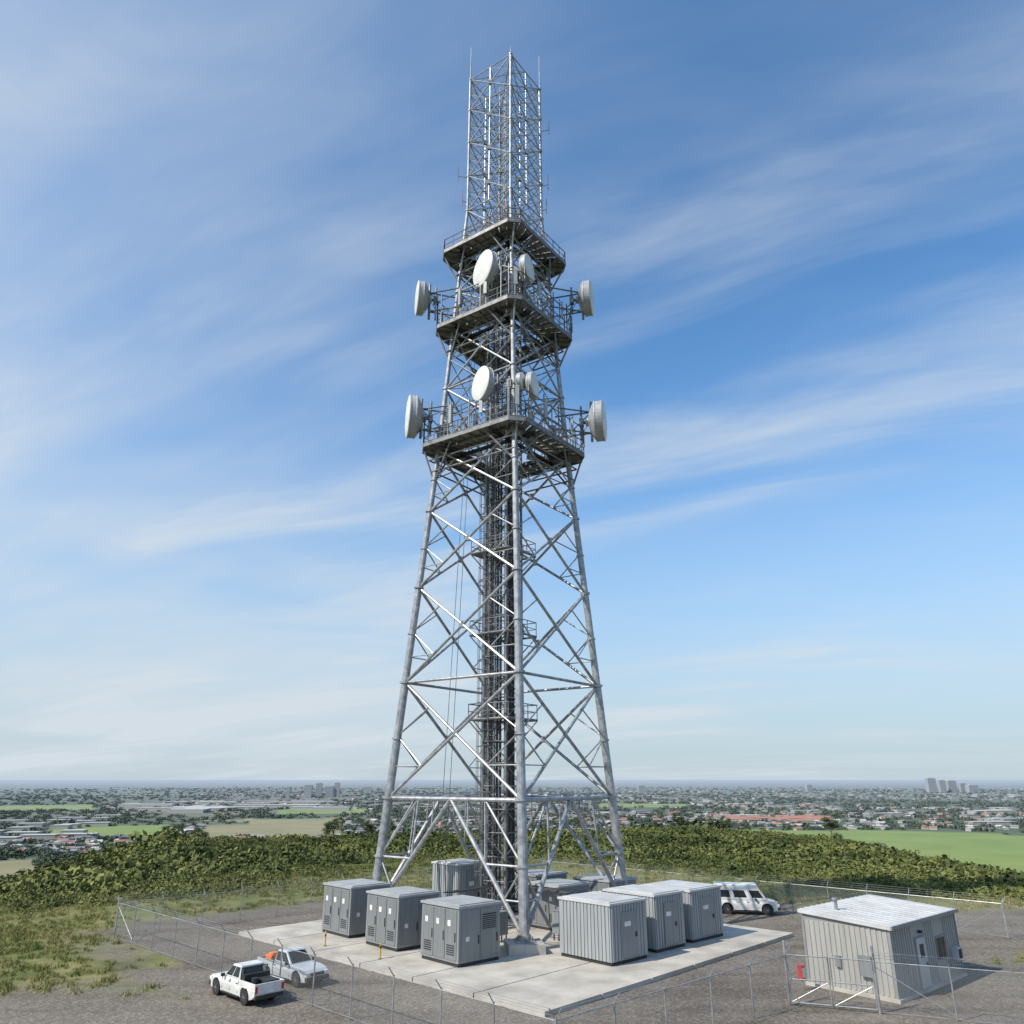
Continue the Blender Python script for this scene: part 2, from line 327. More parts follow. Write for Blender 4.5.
# ------------------------------------------------------------------ tower
T=empty('telecom_lattice_tower');C=np.array([-.7,61.3]);TH=[math.radians(-81+90*k) for k in range(4)]
def Rz(z): return float(np.interp(z,[0,36,62,80],[9.3,5.7,3.65,3.65]))
def P(k,z,s=1.,R=None):
    k=k%4;r=(Rz(z) if R is None else R)*s;return np.array([C[0]+r*math.cos(TH[k]),C[1]+r*math.sin(TH[k]),z])
legs=MB();br=MB()
lz=[.9,8.7,17,24.5,31,36.6,42.5,48.5,52.6,56.7,62,66.2,70.4,74.6,78.7]
for k in range(4):
    for z0,z1 in zip(lz[:-1],lz[1:]):
        rr=float(np.interp(z0,[0,36,62],[.33,.22,.13]))
        legs.tube(P(k,z0),P(k,z1),rr,14)
        d=(P(k,z1)-P(k,z0));d/=np.linalg.norm(d);legs.tube(P(k,z1)-d*.08,P(k,z1)+d*.08,rr*1.4,14)
        if z1<37:
            zm=(z0+z1)/2;legs.tube(P(k,zm)-d*.06,P(k,zm)+d*.06,rr*1.3,14)
legs.obj('legs',['galv'],T,smooth=False)
def mid(a,b,t=.5):return a*(1-t)+b*t
for k in range(4):
    a0,b0=P(k,.9),P(k+1,.9);a1,b1=P(k,8.7),P(k+1,8.7);m_=mid(a1,b1)
    br.tube(a1,b1,.15,8);br.tube(a0,m_,.15,8);br.tube(b0,m_,.15,8)
    for (c0,c1) in((a0,a1),(b0,b1)):
        br.tube(mid(c0,c1),mid(c0,m_),.08);br.tube(mid(c0,c1,.5),mid(c1,m_,.5)*1.0,.08);br.tube(mid(c0,m_),mid(c1,m_),.08)
        br.tube(mid(c0,c1,.25),mid(c0,m_,.25),.06);br.tube(mid(c0,c1,.5),mid(c0,m_,.25),.06);br.tube(mid(c0,m_,.75),mid(c1,m_,.75),.06)
    br.tube(m_,mid(P(k+1,8.7),P(k+2,8.7)),.1)
    for z0,z1 in zip(lz[1:-1],lz[2:]):
        rr=float(np.interp(z0,[0,36,62],[.125,.10,.065]));a0,b0=P(k,z0),P(k+1,z0);a1,b1=P(k,z1),P(k+1,z1)
        br.tube(a0,b1,rr,8);br.tube(b0,a1,rr,8)
        wb=np.linalg.norm(b0-a0);wt=np.linalg.norm(b1-a1);tc=wb/(wb+wt);x=mid(a0,b1,tc)
        if z1>31 or z1<20:br.tube(a1,b1,rr*.9,8)
        g_=mid(a0,b1,tc);br.beam(g_-[0,0,.25],g_+[0,0,.25],.3,.3)
        if z0<36:
            zc=z0+(z1-z0)*tc
            for kk,c0,c1 in((k,a0,a1),(k+1,b0,b1)):
                l=P(kk,zc);q1=mid(c0,x);q2=mid(c1,x)
                br.tube(l,q1,.055);br.tube(l,q2,.055)
                br.tube(mid(c0,l),q1,.045)
        else:
            br.tube(mid(a0,a1),mid(b0,b1),rr*.6)
        if z0>=36:
            mm0=mid(a0,b0);mm1=mid(a1,b1);br.tube(mid(a0,a1),mm1,rr*.55);br.tube(mid(b0,b1),mm1,rr*.55);br.tube(mid(a0,a1),mm0,rr*.55);br.tube(mid(b0,b1),mm0,rr*.55)
        if z0>=62:
            for zq in(.25,.75):br.tube(mid(a0,a1,zq),mid(b0,b1,zq),.03)
            br.tube(mid(a0,b0),mid(a1,b1),.04)
    for z in (42.5,52.6,62,66.2,70.4,74.6,78.7): 
        br.tube(P(k,z),mid(P(k+1,z),P(k+2,z)),.045)
br.tube(P(0,78.7),P(2,78.7),.07);br.tube(P(1,78.7),P(3,78.7),.07)
br.obj('bracing',['galv'],T)
mb=MB()
for k in range(4):
    p=P(k,.9);fr=((p[0],p[1],0),TH[k]);mb.box(fr,-1.1,1.1,-1.1,1.1,.1,.75,0);mb.box(fr,-.6,.6,-.6,.6,.753,.84,1)
    mb.tube((p[0],p[1],.84),(p[0],p[1],1.1),.42,12,1)
    for q in range(8):
        a=q*math.pi/4+.2;mb.tube((p[0]+.5*math.cos(a),p[1]+.5*math.sin(a),.8),(p[0]+.5*math.cos(a),p[1]+.5*math.sin(a),1.0),.04,5,1)
mb.obj('footings',['footing','galv'],T)
mb=MB();ca=TH[0]+math.pi/4
def L2W(u,v,z,a=ca):return np.array([C[0]+u*math.cos(a)-v*math.sin(a),C[1]+u*math.sin(a)+v*math.cos(a),z])
hw=1.05;cs=[(-hw,-hw),(hw,-hw),(hw,hw),(-hw,hw)]
for (u,v) in cs: mb.tube(L2W(u,v,.2),L2W(u,v,62),.11,8)
zz=np.arange(1.5,62,1.6)
for q,z in enumerate(zz):
    for w in range(4):
        a=cs[w];b_=cs[(w+1)%4];mb.tube(L2W(*a,z),L2W(*b_,z),.05,5)
        if q+1<len(zz):
            if (q+w)%2:mb.tube(L2W(*a,z),L2W(*b_,zz[q+1]),.04,5)
            else:mb.tube(L2W(*b_,z),L2W(*a,zz[q+1]),.04,5)
for (u,v) in((-.4,-.4),(.4,-.4),(.4,.4),(-.4,.4)):mb.tube(L2W(u,v,62),L2W(u,v,78.2),.05,6)
for z in np.arange(62,78,.8):mb.tube(L2W(-.4,-.4,z),L2W(.4,-.4,z),.03,4)
def ladder(u0,v0,z0,z1,a):
    for s_ in(-.25,.25):mb.tube(L2W(u0+s_,v0,z0,a),L2W(u0+s_,v0,z1,a),.035,5)
    for z in np.arange(z0,z1,.4):mb.tube(L2W(u0-.25,v0,z,a),L2W(u0+.25,v0,z,a),.022,4)
    for z in np.arange(z0+2.2,z1,1.1):
        pts=[L2W(u0+.42*math.cos(t),v0-.12-.42+.42*math.sin(t)-.0,z,a) for t in np.linspace(-math.pi,0,7)]
        pts=[L2W(u0-.25,v0,z,a)]+pts+[L2W(u0+.25,v0,z,a)]
        for p,q in zip(pts[:-1],pts[1:]):mb.tube(p,q,.025,4)
    for t in np.linspace(-math.pi,0,5):
        mb.tube(L2W(u0+.42*math.cos(t),v0-.54+.42*math.sin(t),z0+2.2,a),L2W(u0+.42*math.cos(t),v0-.54+.42*math.sin(t),z1,a),.018,4)
ladder(-.2,-1.25,.3,57,TH[0]+math.pi*.25)
ladder(.2,-1.35,.3,36,TH[0]-math.pi*.25)
for z in(14.3,20.8,27.5):
    w=1.9
    for s0,s1 in(((-w,-w),(w,-w)),((w,-w),(w,w)),((w,w),(-w,w)),((-w,w),(-w,-w))):
        for h,r in((0,.09),(.6,.03),(1.15,.04)):mb.tube(L2W(*s0,z+h),L2W(*s1,z+h),r,5)
        for t in(0,.33,.67):p=mid(L2W(*s0,z),L2W(*s1,z),t);mb.tube(p,p+[0,0,1.15],.035,5)
    fr=((C[0],C[1],z),ca);mb.box(fr,-w,w,-w,-hw-.1,-.04,.04);mb.box(fr,-w,-hw-.1,-hw-.1,w,-.04,.04)
    for w_ in range(4):
        sx,sy=((-1,-1),(1,-1),(1,1),(-1,1))[w_];mb.tube(L2W(sx*hw,sy*hw,z-1.4),L2W(sx*w,sy*w,z-.05),.05,5)
mb.obj('ladder_column',['galvd'],T)
mb=MB()
for q in range(9):
    u=-.85+q*.21;top=[36,57,50,48,57,40,62,52,36][q]
    if q%3!=1:
        mb.tube(L2W(u,-.92,.5),L2W(u,-.92,top),.06,6);mb.tube(L2W(-.92,u,.5),L2W(-.92,u,top),.06,6)
    mb.tube(L2W(.2+u*.3,.5+.04*q,.5),L2W(.2+u*.3,.5+.04*q,top),.07,6)
mb.tube(L2W(0,0,62),L2W(0,0,77),.07,6)
for q in range(5):
    y0=q*.15
    mb.tube((-1.2+y0,60.3,2.9),(-4.5+y0,56.3,2.9),.05,5)
    mb.tube((.4+y0,60.3,2.9),(4.5+y0,54.3,2.9),.05,5)
mb.tube((-2.9,61.3,60),(-4.6,58.0,4),.02,4);mb.tube((-3.1,61.3,60),(-5.1,58.0,4),.02,4)
mb.obj('feeder_cables',['cable'],T)
pf=MB();pd=MB()
def octa(R,z,ch=.14):
    pts=[]
    for k in range(4):
        c=P(k,z,R=R/(1-ch*.5)*1.0);n_=P(k+1,z,R=R/(1-ch*.5));p_=P(k-1,z,R=R/(1-ch*.5))
        pts+= [mid(c,p_,ch/2+.02),mid(c,n_,ch/2+.02)]
    return pts
for z,R in((36.8,7.1),(48.5,6.3),(56.7,5.9)):
    o_=octa(R,z);i_=[np.array([C[0],C[1],z])+(p-np.array([C[0],C[1],z]))*.55 for p in o_]
    for a in range(8):
        b_=(a+1)%8;n_=max(1,int(np.linalg.norm(o_[a]-o_[b_])/1.0))
        for q in range(n_):
            t0=q/n_+.012;t1=(q+1)/n_-.012
            A0,A1=mid(o_[a],o_[b_],t0),mid(o_[a],o_[b_],t1);B0,B1=mid(i_[a],i_[b_],t0),mid(i_[a],i_[b_],t1)
            dz=np.array([0,0,.07]);pd.add([A0,A1,B1,B0,A0+dz,A1+dz,B1+dz,B0+dz],[(3,2,1,0),(4,5,6,7),(0,1,5,4),(1,2,6,5),(2,3,7,6),(3,0,4,7)])
            D=np.array([0,0,-.12]);pf.beam(A0+D,B0+D,.08,.18)
        D=np.array([0,0,-.12]);pf.beam(o_[a]+D,o_[b_]+D,.14,.34);pf.beam(i_[a]+D,i_[b_]+D,.14,.3);mD=(o_[a]+i_[a])/2;mE=(o_[b_]+i_[b_])/2;pf.beam(mD+D*1.8,mE+D*1.8,.1,.2)
        for h,r in((.12,.06),(.6,.035),(1.2,.045)):pf.tube(o_[a]+[0,0,h],o_[b_]+[0,0,h],r,6)
        for q in range(n_+1):
            p=mid(o_[a],o_[b_],q/n_);pf.tube(p,p+[0,0,1.2],.04,5)
        if z<56:
            pf.tube(o_[a]+[0,0,2.5],o_[b_]+[0,0,2.5],.05,6)
            for q in range(0,n_+1,2):
                p=mid(o_[a],o_[b_],min(1,q/n_+.05));pf.tube(p+[0,0,-.3],p+[0,0,3.2],.06,6)
    for k in range(4):
        a=P(k,z-3.2);pf.tube(a,P(k,z-.3,R=R*.97),.09,6)
        for kk in(1,-1):
            e=mid(P(k,z-.3,R=R),P(k+kk,z-.3,R=R),.32);pf.tube(a,e,.08,6)
        pf.beam(P(k,z-.35,R=R*.98),P(k,z-.35,R=2),.16,.34)
        f0=mid(P(k,z-.45,R=R),P(k+1,z-.45,R=R),.25);f1=mid(P(k+3,z-.45,R=R),P(k+2,z-.45,R=R),.25);pf.beam(f0,f1,.14,.3)
        f0=mid(P(k,z-.45,R=R),P(k+1,z-.45,R=R),.75);f1=mid(P(k+3,z-.45,R=R),P(k+2,z-.45,R=R),.75);pf.beam(f0,f1,.14,.3)
        pf.tube(P(k,z-2.2,R=Rz(z)+.5),P(k+1,z-2.2,R=Rz(z)+.5),.07,6);pf.tube(P(k,z-1.2,R=Rz(z)+.8),P(k+1,z-1.2,R=Rz(z)+.8),.07,6)
        for q in range(5):
            t=.1+.2*q;p=mid(P(k,z),P(k+1,z),t);pf.tube(p+[0,0,.1],p+[0,0,3.6],.05,5)
            if (q+k)%2:pf.box(((p[0],p[1],z),TH[k]),-.2,.2,-.25,.25,1.1,2.0)
pf.obj('platform_frames',['galvd'],T);pd.obj('platform_decks',['deck'],T)
mb=MB()
for k in(1,3,0):
    p=P(k,78.7)
    mb.tube(p,p+[0,0,4.6 if k else 1.0],.06,6,0,.035)
for k,z,l in((1,73,.9),(1,66,.7),(3,66,1.0),(1,63,.5),(3,63,.5)):
    p=P(k,z);s_=1 if k==1 else -1;e=p+[s_*l,-.2,0];mb.tube(p,e,.035,5);mb.tube(e+[0,0,-.6],e+[0,0,1.3],.035,5)
def outrig(x,z,side,az_y=60.4):
    rim=x-side*2.6
    for dz in(-1.1,.9):
        for dy in(-.9,.9):mb.tube((rim-side*1.2,az_y+dy,z+dz),(x-side*.7,az_y,z+dz),.07,6)
    mb.tube((x-side*.7,az_y,z-1.9),(x-side*.7,az_y,z+1.9),.11,8);mb.tube((rim,az_y,z-1.1),(x-side*.7,az_y,z+.9),.05,5)
outrig(-8.6,39.6,-1);outrig(7.6,39.3,1);outrig(-8.3,51.5,-1);outrig(7.2,51.5,1)
mb.obj('antenna_mounts',['galvd'],T)
mb=MB()
for z,R in((36.8,7.1),(48.5,6.3)):
    o_=octa(R,z)
    for a,t in((0,.5),(1,.3),(1,.75),(7,.35),(7,.7),(2,.6),(6,.5)):
        p=mid(o_[a],o_[(a+1)%8],t);ang=math.atan2(p[1]-C[1],p[0]-C[0]);q=p+np.array([math.cos(ang)*.2,math.sin(ang)*.2,0])
        mb.box(((q[0],q[1],z),ang),-.07,.09,-.14,.14,1.0,2.7);mb.tube(p+[0,0,0],p+[0,0,3],.045,6,1)
mb.obj('panel_antennas',['drum','galvd'],T)

def dish(c,az_,r,depth=.42):
    c=np.array(c,float);n=40
    d=np.array([az_[0],az_[1],0.]);d/=np.linalg.norm(d);x=np.array([-d[1],d[0],0]);z=np.array([0,0,1.])
    prof=[(.10*r,.0,0),(.095*r,.35*r,0),(.07*r,.7*r,0),(.02*r,.97*r,0),(0,r,1),(-.02*r,r*1.025,1),(-.07*r,r*1.025,1),(-.075*r,r,1),(-depth*r,r,1),(-depth*r-.02*r,r*1.02,1),(-depth*r-.07*r,r*1.01,1),(-depth*r-.2*r,.82*r,1),(-depth*r-.36*r,.5*r,1),(-depth*r-.42*r,.22*r,1),(-depth*r-.55*r,.2*r,1),(-depth*r-.56*r,0,1)]
    mb=MB();V=[];
    for ax,rr,_ in prof:
        for i in range(n):
            t=2*math.pi*i/n;V.append(c+d*ax+rr*(math.cos(t)*x+math.sin(t)*z))
    mb.v+=[tuple(v) for v in V]
    for k in range(len(prof)-1):
        for i in range(n):
            mb.f.append((k*n+i,k*n+(i+1)%n,(k+1)*n+(i+1)%n,(k+1)*n+i));mb.m.append(0 if k<4 else 1)
    back=c-d*(depth+.5)*r
    mb.tube(back,back-d*(.45),.16,8,2);pp=back-d*.5
    mb.tube(pp-[0,0,r*.9],pp+[0,0,r*.9],.09,8,2);mb.box(((pp[0],pp[1],pp[2]),math.atan2(d[1],d[0])),-.16,.2,-.25,.25,-.35,.35,2)
    for s_ in(-1,1):
        mb.tube(c-d*(depth)*r+x*s_*r*.9,pp+x*s_*.1+[0,0,-.7*r],.035,5,2)
    return mb.obj('microwave_dish_antenna',['radome','drum','galvd'])
dish((-9.0,60,39.6),(-.98,-.22),1.85,.3)
dish((7.95,60,39.2),(.98,-.22),1.75,.35)
dish((-8.7,60,51.6),(-.98,-.22),1.55,.3)
dish((7.3,60,51.6),(.98,-.22),1.6,.35)
dish((-2.6,55.6,40.4),(-.84,-.5),1.45,.3)
dish((1.9,55.9,40.4),(.95,-.3),1.15,.3)
dish((.9,55.6,40.6),(.95,-.35),.75,.4)
dish((-2.6,56.6,52.3),(-.82,-.52),1.65,.3)
dish((1.55,56.6,52.3),(.93,-.36),1.25,.3)

# ------------------------------------------------------------------ cabinets
A45=math.radians(43.5)
def cabinet(near,w,d,h,a=A45,style=0,z0=.22):
    mb=MB();fr=((near[0],near[1],z0),a)
    mb.box(fr,.05,w-.05,.05,d-.05,0,.18,3)
    mb.box(fr,0,w,0,d,.18,h,0)
    mb.box(fr,-.08,w+.08,-.08,d+.08,h+.002,h+.12,2)
    mb.box(fr,.15,w-.15,.15,d-.15,h+.122,h+.17,2)
    if style==0:
        nd=3;dw=(d-.3)/nd
        for k in range(nd):
            v0=.15+k*dw+.03;v1=v0+dw-.06;mb.box(fr,-.035,0.0,v0,v1,.3,h-.12,1)
            mb.box(fr,-.075,-.036,v0+.07,v0+.12,h*.42,h*.58,3)
            if k!=1:
                for q in range(5):mb.box(fr,-.055,-.036,v0+.15,v1-.15,.55+q*.11,.6+q*.11,3)
            mb.box(fr,-.04,-.036,v1-.45,v1-.2,h*.68,h*.78,4)
        for k in range(2):
            u0=.15+k*(w-.3)/2+.03;u1=u0+(w-.3)/2-.06;mb.box(fr,u0,u1,-.035,0,.3,h-.12,1)
            if k==1:
                mb.box(fr,u0+.15,u1-.15,-.05,-.036,h*.58,h*.86,3)
                for q in range(8):mb.box(fr,u0+.15,u1-.15,-.07,-.051,h*.58+q*.1,h*.58+q*.1+.04,1)
            mb.box(fr,u1-.12,u1-.06,-.075,-.036,h*.35,h*.5,3)
        mb.box(fr,.5,.75,-.042,-.036,h*.42,h*.5,4)
    else:
        n_=int(d/.27)
        for k in range(n_):v0=.1+k*(d-.2)/n_;mb.box(fr,-.05,0,v0,v0+.14,.2,h-.03,0)
        n_=int(w/.27)
        for k in range(n_):u0=.1+k*(w-.2)/n_;mb.box(fr,u0,u0+.14,-.05,0,.2,h-.03,0)
        mb.box(fr,w*.28,w*.72,-.09,-.051,.3,h-.4,1);mb.box(fr,w*.64,w*.68,-.13,-.091,h*.42,h*.5,3)
        mb.box(fr,w*.35,w*.52,-.098,-.091,h*.62,h*.7,4)
    return mb.obj('equipment_cabinet',['cab' if style==0 else 'cabw','cabd' if style==0 else 'cab','cabtop' if style==0 else 'white','dark','label'],bevel=.02)
cabinet((-10.6,56.1),3.1,3.4,2.9);cabinet((-6.9,52.0),3.1,3.4,2.9);cabinet((-2.95,47.9),3.1,3.4,2.9)
cabinet((-4.0,62.2),3.0,3.0,3.7,style=1)
cabinet((5.5,48.2),3.3,3.9,3.0,style=1);cabinet((8.6,51.7),3.0,3.9,3.0,style=1);cabinet((11.4,54.6),3.6,3.9,2.9,style=1)
cabinet((3.2,58.2),3.2,3.2,2.7,style=0);cabinet((7.0,61.2),3.2,3.4,2.7,style=0);cabinet((2,64.5),3.2,3.2,2.7,style=0)
for (x,y) in((-.9,54.6),(3.0,55.2)):
    mb=MB();fr=((x,y,.22),A45);mb.box(fr,0,.9,0,.6,.4,1.7,0);mb.box(fr,.05,.12,.05,.12,0,.4,1);mb.box(fr,.78,.85,.05,.12,0,.4,1);mb.box(fr,.05,.12,.48,.55,0,.4,1);mb.box(fr,.78,.85,.48,.55,0,.4,1)
    mb.box(fr,-.04,.94,-.04,.64,1.702,1.75,0);mb.box(fr,.06,.84,-.03,0,.5,1.6,2);mb.obj('power_distribution_box',['cab','dark','cabd'],bevel=.01)
for (x,y) in((-11.6,53.8),(-7.6,50.2)):
    mb=MB();mb.tube((x,y,0.2),(x,y,1.0),.05,10,0);mb.tube((x,y,1.0),(x,y,1.05),.05,10,0,.02);mb.tube((x,y,.75),(x,y,.87),.053,10,1);mb.tube((x,y,.2),(x,y,.24),.11,10,1);mb.obj('safety_bollard',['yellow','dark'])

# ------------------------------------------------------------------ shed
sh=empty('equipment_shed');a=math.atan2(5.5,6.2);fr=((18.3,41.9,0),a);W,D,H=8.0,4.5,3.05
mb=MB();mb.box(fr,-.15,W+.15,-.15,D+.15,-.3,.15,0);mb.obj('slab',['conc'],sh)
mb=MB();mb.box(fr,0,W,0,D,.15,H,0)
n_=30
for k in range(16):v0=.12+k*(D-.2)/16;mb.box(fr,-.04,0,v0,v0+.12,.2,H-.02,0)
for k in range(n_):
    u0=.12+k*(W-.2)/n_
    if 2.55<u0+.1 and u0<3.85 or 5.0<u0+.1 and u0<6.3:continue
    mb.box(fr,u0,u0+.12,-.04,0,.2,H-.02,0)
for u,v in((-.05,-.05),(W-.07,-.05),(-.05,D-.07)):mb.box(fr,u,u+.12,v,v+.12,.152,H-.001,1)
mb.obj('walls',['shed','shedt'],sh)
def SP(u,v,z):c,s_=math.cos(a),math.sin(a);return(18.3+u*c-v*s_,41.9+u*s_+v*c,z)
mb=MB();e=.16;zl,zr=H+.02,H+.3
pts=[(-e,-e),(W+e,-e),(W+e,D+e),(-e,D+e)];zq=[zl,zl,zr,zr]
mb.add([SP(u,v,z) for (u,v),z in zip(pts,zq)]+[SP(u,v,z+.16) for (u,v),z in zip(pts,zq)],[(3,2,1,0),(4,5,6,7),(0,1,5,4),(1,2,6,5),(2,3,7,6),(3,0,4,7)],0)
for k in range(14):
    u=-e+.25+k*(W+2*e-.4)/14
    mb.beam(SP(u,-e+.02,zl+.175),SP(u,D+e-.02,zr+.175),.035,.03,0)
mb.beam(SP(-e,-e-.04,zl+.1),SP(W+e,-e-.04,zl+.1),.09,.16,1)
mb.add([SP(-.001,0,H),SP(-.001,D,H),SP(-.001,D,zr-.0)],[(0,2,1)],1)
mb.obj('roof',['white','shedt'],sh)
mb=MB();mb.tube(SP(1.6,3.4,H),SP(1.6,3.4,H+.85),.09,10);mb.tube(SP(1.6,3.4,H+.85),SP(1.6,3.4,H+.95),.17,10);mb.obj('vent_pipe',['galv'],sh)
mb=MB()
def SB(u0,u1,v0,v1,z0,z1,mi):mb.box(fr,u0,u1,v0,v1,z0,z1,mi)
SB(2.6,3.8,-.05,0,.15,2.45,1);SB(2.68,3.72,-.075,-.051,.18,2.37,0);SB(3.55,3.62,-.11,-.076,1.1,1.25,2);SB(2.95,3.45,-.08,-.076,1.5,2.1,3)
SB(5.1,6.2,-.05,0,1.1,2.2,1);SB(5.18,6.12,-.06,-.051,1.18,2.12,3);SB(5.62,5.67,-.075,-.061,1.18,2.12,1)
SB(6.9,7.5,-.35,-.042,.9,1.5,0);SB(6.98,7.42,-.36,-.351,.98,1.42,2)
SB(3.1,3.3,-.2,-.042,2.6,2.72,2);SB(-.25,-.042,1.0,1.6,.9,1.8,4);SB(-.16,-.042,2.6,2.9,1.1,1.6,4)
mb.obj('door_and_window',['white','shedt','dark','glass','cabd'],sh)
mb=MB();f2=((14.6,44.2,0),a);mb.tube((14.6,44.2,0),(14.6,44.2,1.0),.04,8,1);mb.box(f2,-.16,.16,-.12,.12,.5,1.1,0);mb.box(f2,-.12,.12,-.13,-.121,.58,1.0,2);mb.box(f2,-.2,.2,-.15,.15,1.102,1.13,0);mb.obj('fire_extinguisher_box',['red','galv','label'],bevel=.01)

# ------------------------------------------------------------------ fence
m,nt,b,o=newmat('chain_link'); N=nt.nodes;L=nt.links
uv=N.new('ShaderNodeUVMap');sp=N.new('ShaderNodeSeparateXYZ');L.new(uv.outputs[0],sp.inputs[0])
def mth(op,a_,b_=None):
    x=N.new('ShaderNodeMath');x.operation=op
    for i_,q in enumerate((a_,b_)):
        if q is None:continue
        if isinstance(q,(int,float)):x.inputs[i_].default_value=q
        else:L.new(q,x.inputs[i_])
    return x.outputs[0]
p1=mth('LESS_THAN',mth('FRACT',mth('MULTIPLY',mth('ADD',sp.outputs[0],sp.outputs[1]),14)),.075)
p2=mth('LESS_THAN',mth('FRACT',mth('MULTIPLY',mth('SUBTRACT',sp.outputs[0],sp.outputs[1]),14)),.075)
fc=mth('MAXIMUM',p1,p2);tr=N.new('ShaderNodeBsdfTransparent');ms=N.new('ShaderNodeMixShader')
L.new(fc,ms.inputs[0]);L.new(tr.outputs[0],ms.inputs[1]);L.new(b.outputs[0],ms.inputs[2]);L.new(ms.outputs[0],o.inputs[0])
b.inputs['Base Color'].default_value=(.38,.39,.39,1);b.inputs['Metallic'].default_value=.4;b.inputs['Roughness'].default_value=.5;M['link']=m
def fence(path,name='chain_link_fence',H=2.1):
    F=empty(name);mb=MB();V=[];Fc=[];UV=[];s0=0
    cen=np.array([2.5,56.])
    for (p,q) in zip(path[:-1],path[1:]):
        p=np.array(p,float);q=np.array(q,float);l=np.linalg.norm(q-p);n=max(1,round(l/3.0));d=(q-p)/l;nr_=np.array([d[1],-d[0]])
        if np.dot(nr_,(p+q)/2-cen)<0:nr_=-nr_
        prev=None
        for k in range(n+1):
            c=p+d*l*k/n;z=float(gz(*c));jt=np.array([random.gauss(0,.015),random.gauss(0,.015)])
            end=k in(0,n);mb.tube((c[0],c[1],z-.3),(c[0]+jt[0],c[1]+jt[1],z+H+.05),.055 if end else .036,8)
            t=(c[0]+nr_[0]*.32,c[1]+nr_[1]*.32,z+H+.4);mb.tube((c[0]+jt[0],c[1]+jt[1],z+H),t,.022,5)
            wires=[tuple(np.array((c[0],c[1],z+H))*(1-w)+np.array(t)*w) for w in(.35,.67,1)]
            if prev is not None:
                pc_,pz,pw=prev
                mb.tube((pc_[0],pc_[1],pz+H-.03),(c[0],c[1],z+H-.03),.024,6);mb.tube((pc_[0],pc_[1],pz+.08),(c[0],c[1],z+.08),.01,4)
                for w0,w1 in zip(pw,wires):mb.tube(w0,w1,.008,3)
                b0=len(V);V+=[(pc_[0],pc_[1],pz+.03),(c[0],c[1],z+.03),(c[0],c[1],z+H-.04),(pc_[0],pc_[1],pz+H-.04)];Fc.append((b0,b0+1,b0+2,b0+3))
                sl=l/n;UV+=[(s0,0),(s0+sl,0),(s0+sl,H),(s0,H)];s0+=sl
            prev=(c,z,wires)
        mb.tube((p[0],p[1],H*.9),(p[0]+d[0]*l/n,p[1]+d[1]*l/n,.2),.022,5)
    mb.obj('posts_and_rails',['galv'],F)
    me=bpy.data.meshes.new('mesh');me.from_pydata(V,[],Fc);u=me.uv_layers.new(name='UVMap')
    u.data.foreach_set('uv',[x for p in UV for x in p]);me.materials.append(M['link']);ob=bpy.data.objects.new('wire_mesh',me);col.objects.link(ob);ob.parent=F
fence([(16.6,40.1),(22.3,37.8),(34,46),(33,57.5),(3,86.5),(-26.6,57.8),(1.5,31),(13,41.5)])
G=empty('chain_link_gate');mb=MB();V=[];F_=[];UV=[]
for p,q in(((13.08,41.45),(14.75,40.85)),((14.85,40.8),(16.52,40.15))):
    for z in(.15,1.1,2.1):mb.tube((*p,z),(*q,z),.03,8)
    for c in(p,q):mb.tube((*c,.15),(*c,2.1),.03,8)
    mb.tube((*p,.15),(*q,1.1),.02,6)
    b0=len(V);V+=[(*p,.15),(*q,.15),(*q,2.1),(*p,2.1)];F_.append((b0,b0+1,b0+2,b0+3));UV+=[(0,0),(1.75,0),(1.75,1.95),(0,1.95)]
for c in((13.0,41.5),(16.6,40.1)):
    mb.tube((*c,0),(*c,2.7),.06,10)
mb.obj('frame',['galv'],G);me=bpy.data.meshes.new('m');me.from_pydata(V,[],F_);u=me.uv_layers.new(name='UVMap');u.data.foreach_set('uv',[x for p in UV for x in p]);me.materials.append(M['link']);ob=bpy.data.objects.new('wire_mesh',me);col.objects.link(ob);ob.parent=G

